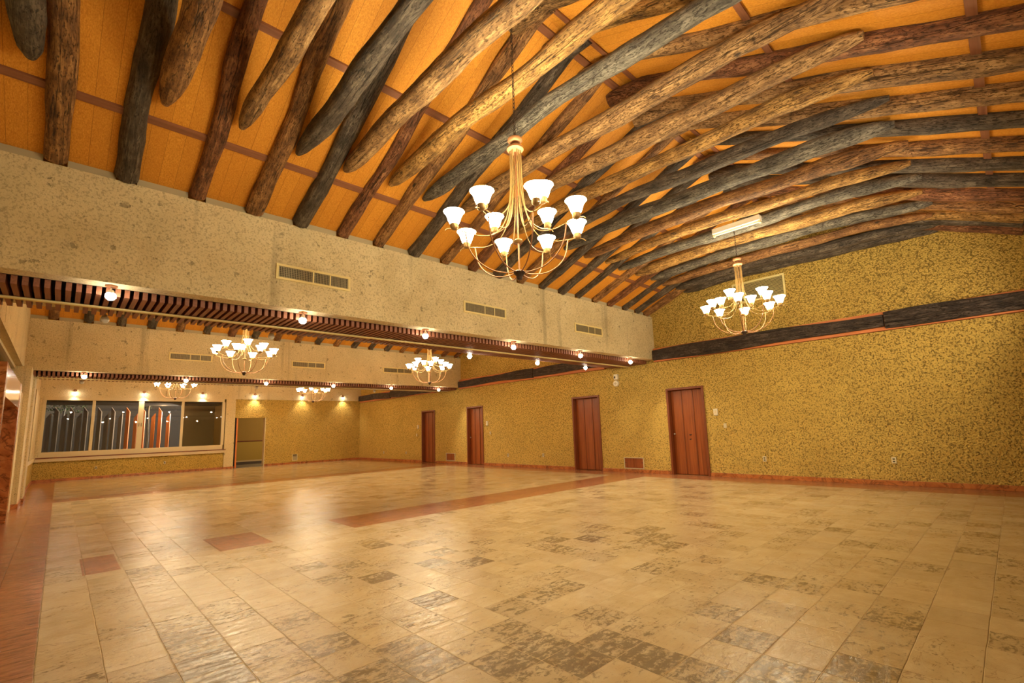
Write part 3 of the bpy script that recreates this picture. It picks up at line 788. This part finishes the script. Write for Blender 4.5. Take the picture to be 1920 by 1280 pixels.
# ------------------------------------------------------------------ spotlights
def spotlight(loc, label, group, aim, lit=True, power=SPOT_W, wall=False, cone=95, proto={}):
    key = (lit, wall)
    if key not in proto:
        root = empty('spotlight', (0,0,0))
        mb = MB()
        if wall: mb.tube([(0, .0, 0), (0, -.02, 0)], .05, 16)
        else: mb.tube([(0, 0, 0), (0, 0, -.014)], .055, 18)
        mb.build('base_plate', M['copper'], root, smooth=40)
        mb = MB()
        if wall: mb.tube(arc([(0, -.02, 0), (0, -.07, .0), (0, -.09, -.03)]), .008, 6)
        else: mb.tube([(0, 0, -.014), (0, 0, -.06)], .008, 6)
        mb.build('bracket', M['steel'], root, smooth=50)
        h = (0, -.09, -.04) if wall else (0, 0, -.07)
        MB().lathe([(.001, .025), (.022, .02), (.032, 0), (.040, -.03), (.036, -.03), (.001, -.012)], 16, h).build('lamp_head', M['steel'], root, smooth=45)
        mb = MB(); mb.ball((h[0], h[1], h[2]-.045), .048 if not wall else .036)
        mb.build('bulb', M['bulb_glow'] if lit else M['tube_white'], root, smooth=60)
        proto[key] = root; o = root
    else: o = copy_tree(proto[key])
    o.location = loc; tag(o, label, 'spotlight', group)
    if lit and power > 0:
        ld = bpy.data.lights.new('spotlight_beam', 'SPOT'); ld.energy = power; ld.color = (1., .83, .58)
        ld.spot_size = math.radians(cone); ld.spot_blend = .8; ld.shadow_soft_size = .04
        lo = bpy.data.objects.new('spotlight_beam', ld); C.objects.link(lo); lo.parent = o
        lo.location = (0, -.10, -.135) if wall else (0, 0, -.165)
        lo.rotation_euler = Vector(aim).to_track_quat('-Z', 'Y').to_euler()
    return o
SX = [.28, 2.26, 4.20, 6.18, 8.22, 10.20]
for i, x in enumerate(SX):
    spotlight((x, 6.60, ZB), 'lit spotlight on the front edge of the near beam, %s from the left' % ORD[i], 'spotlights along the near beam', (0.1, -.55, -1))
    spotlight((x+.03, 15.17, ZB), 'lit spotlight on the front edge of the far beam, %s from the left' % ORD[i], 'spotlights along the far beam', (0.1, -.55, -1))
    spotlight((x, YF, 3.20), 'lit wall spotlight on the far lintel, %s from the left' % ORD[i], 'spotlights on the far lintel', (0, -.05, -1), True, 7, True, 110)
for i, x in enumerate((6.15, 8.22, 10.08)):
    spotlight((x, 7.95, ZB), 'small spotlight on the back edge of the near beam, %s from the left' % ORD[i], 'spotlights on the back of the near beam', (0, .6, -1), True, 14)
for i, x in enumerate((.30, 2.26)):
    spotlight((x, 7.95, ZB), 'unlit spotlight on the back edge of the near beam, %s from the left' % ORD[i], 'unlit spotlights on the back of the near beam', (0, .6, -1), False)
for i, x in enumerate((.30, 4.34, 8.3)):
    spotlight((x, 16.53, ZB), 'small unlit spotlight on the back edge of the far beam, %s from the left' % ORD[i], 'spotlights on the back of the far beam', (0, .6, -1), False)

# unseen spots without fixtures, added behind the camera to brighten the right-hand wall
for x in SX[1:]:
    ld = bpy.data.lights.new('spotlight_beam', 'SPOT'); ld.energy = 46 if x < 9 else 8; ld.color = (1., .83, .58)
    ld.spot_size = math.radians(150); ld.spot_blend = .8; ld.shadow_soft_size = .05
    lo = bpy.data.objects.new('spotlight_beam', ld); C.objects.link(lo); lo.location = (x, -.40, 2.82)
    lo.rotation_euler = Vector((.35, 1, .12)).to_track_quat('-Z', 'Y').to_euler()

# ------------------------------------------------------------------ corridor beyond the opening in the far wall
mb = MB(); mb.box(5.30, 12.0, YF+.28, 34, -.15, 0); struct(mb.build('floor_corridor', M['grey_floor']))
d = struct(empty('door_6', (5.46, YF+.15, 0)), 'open doorway in the far wall with an orange-edged door leaf')
MB().box(0, .05, -.12, .13, 0, 2.155).build('door_frame', M['void_dark'], d)
MB().box(.05, .11, -.14, .70, .01, 2.14).build('door_leaf', M['fin_orange'], d, bevel=.004)
MB().box(1.19, 1.22, -.13, .13, 0, 2.155).build('door_frame', M['cream_frame'], d)
# slanting corridor wall with dado
p0, p1 = Vector((8.75, 36.0)), Vector((7.75, 27.0))
def slab(z0, z1, off, key, name):
    mb = MB(); a = Vector((7.3, 36.0)); b = Vector((8.9, 27.2)); n = Vector((-(b-a).y, (b-a).x)).normalized()
    q = [a+n*off, b+n*off, b+n*(off-.2), a+n*(off-.2)]
    if False: pass
    mb.prism([(v.x, v.y) for v in q], 'z', z0, z1); return struct(mb.build(name, M[key]))
struct(MB().box(5.3, 12, 29.2, 29.4, 1.12, 3).build('wall_corridor', M['corridor_paint']))
struct(MB().box(5.3, 12, 29.18, 29.4, 0, 1.10).build('wall_dado', M['corridor_dado']))
struct(MB().box(5.3, 12, 29.15, 29.18, 1.08, 1.13).build('trim_4', M['door_frame']))
struct(MB().box(5.3, 12, 29.14, 29.2, 0, .09).build('baseboard_corridor', M['sill_stone']))
struct(MB().box(5.3, 12, YF+.3, 29.4, 3.0, 3.1).build('ceiling_corridor', M['corridor_paint']))
struct(MB().box(5.2, 5.3, YF+.28, 29.4, 0, 3.0).build('wall_side', M['corridor_paint']))
struct(MB().box(11.9, 12, YF+.28, 29.4, 0, 3.0).build('wall_end', M['corridor_paint']))
struct(MB().box(6.2, 11.9, 26.5, 29.14, 0, .012).build('floor_carpet', M['carpet_dark']))
ld = bpy.data.lights.new('corridor_lamp', 'POINT'); ld.energy = 55; ld.color = (1, .8, .5); ld.shadow_soft_size = .12
lo = bpy.data.objects.new('corridor_lamp', ld); C.objects.link(lo); lo.location = (9.0, 26.2, 2.6)

# ------------------------------------------------------------------ night garden behind the window
struct(MB().box(-6, 5.2, YF+.3, 40, -.3, .0).build('ground', M['soil']))
struct(MB().box(-6, 5.2, YF+.3, 26.0, 2.80, 3.1).build('roof_eave', M['eave_dark']))
struct(MB().box(-8, 5.2, 33.0, 33.3, 0, 5.0).build('garden_wall', M['eave_dark']))
struct(MB().box(3.95, 5.2, 26.4, 26.6, 0, 3.2).build('yard_wall', M['yard_wall']))
fx = [-.40, -.18, .06, .28, .50, .70, .92, 1.14, 1.36, 1.58, 1.82, 2.08, 2.34, 2.62, 2.95, 3.22, 3.50]
for i, x in enumerate(fx):
    hi = 2.80 if i % 2 else 2.52; lowz = hi-.20
    orange = i >= 11  # orange lamplight is also put into the base colour of these planks
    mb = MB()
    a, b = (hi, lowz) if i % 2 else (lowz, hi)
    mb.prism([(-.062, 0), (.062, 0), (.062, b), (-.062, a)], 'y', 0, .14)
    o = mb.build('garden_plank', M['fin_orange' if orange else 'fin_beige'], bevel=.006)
    o.location = (x, 27.0+.25*(i % 2), 0); o.rotation_euler = (0, 0, -.30)
    tag(o, '%s upright slant-topped garden plank seen through the wide window, %s from the left' % ('orange-lit' if orange else 'pale', ORD[i]), 'garden plank', 'upright planks in the night garden')
# shrubs and two slim trees
def foliage(name, centre, size, n, seed, leaf=.07):
    rnd = random.Random(seed); mb = MB()
    for _ in range(n):
        while True:
            p = Vector((rnd.uniform(-1,1), rnd.uniform(-1,1), rnd.uniform(-1,1)))
            if p.length < 1: break
        p = Vector((p.x*size[0], p.y*size[1], p.z*size[2]))
        u = Vector((rnd.uniform(-1,1), rnd.uniform(-1,1), rnd.uniform(-1,1))).normalized(); v = u.orthogonal().normalized(); s = leaf*rnd.uniform(.6, 1.3)
        mb.quad(p-u*s, p+v*s*.45, p+u*s, p-v*s*.45)
    return mb
for i, (x, y, s) in enumerate(((-.2, 26.4, .45), (.7, 26.5, .40), (1.8, 26.3, .45), (3.1, 26.5, .42))):
    o = foliage('shrub', None, (s, .25, .42), 260, 30+i).build('garden_shrub', M['leaf']); o.location = (x, y, .42)
    tag(o, '%s low dark leafy shrub below the garden planks, counted from the left' % ORD[i], 'shrub', 'shrubs in the night garden')
for i, (x, y) in enumerate(((.05, 29.2), (2.69, 26.3))):
    r = empty('garden_tree', (x, y, 0)); tag(r, ('slim tree behind the pale planks, at the left of the window', 'slim pale tree trunk in front of the orange planks, in the third pane')[i], 'tree', 'trees in the night garden')
    mb = MB(); mb.tube([(0, 0, 0), (.04, 0, 1.4), (.0, .05, 2.6), (.1, 0, 3.6)], [.06, .05, .04, .02], 8); mb.build('trunk', M['tree_bark'], r, smooth=50)
    o = foliage('leaves', None, ((.85, .6, .5) if i == 0 else (.45, .4, .35)), 420 if i == 0 else 150, 60+i, .06).build('crown', M['leaf'], r); o.location = (0, 0, 3.05)
def garden_light(name, loc, e, col, size=.1):
    ld = bpy.data.lights.new(name, 'POINT'); ld.energy = e; ld.color = col; ld.shadow_soft_size = size
    lo = bpy.data.objects.new(name, ld); C.objects.link(lo); lo.location = loc
garden_light('garden_lamp_light', (3.2, 26.2, 2.75), 9, (1.0, .62, .30))
garden_light('garden_flood_light', (4.6, 28.6, 2.6), 260, (1, .86, .66))
garden_light('garden_wall_light', (-.2, 31.6, 3.2), 26, (1.0, .82, .55))
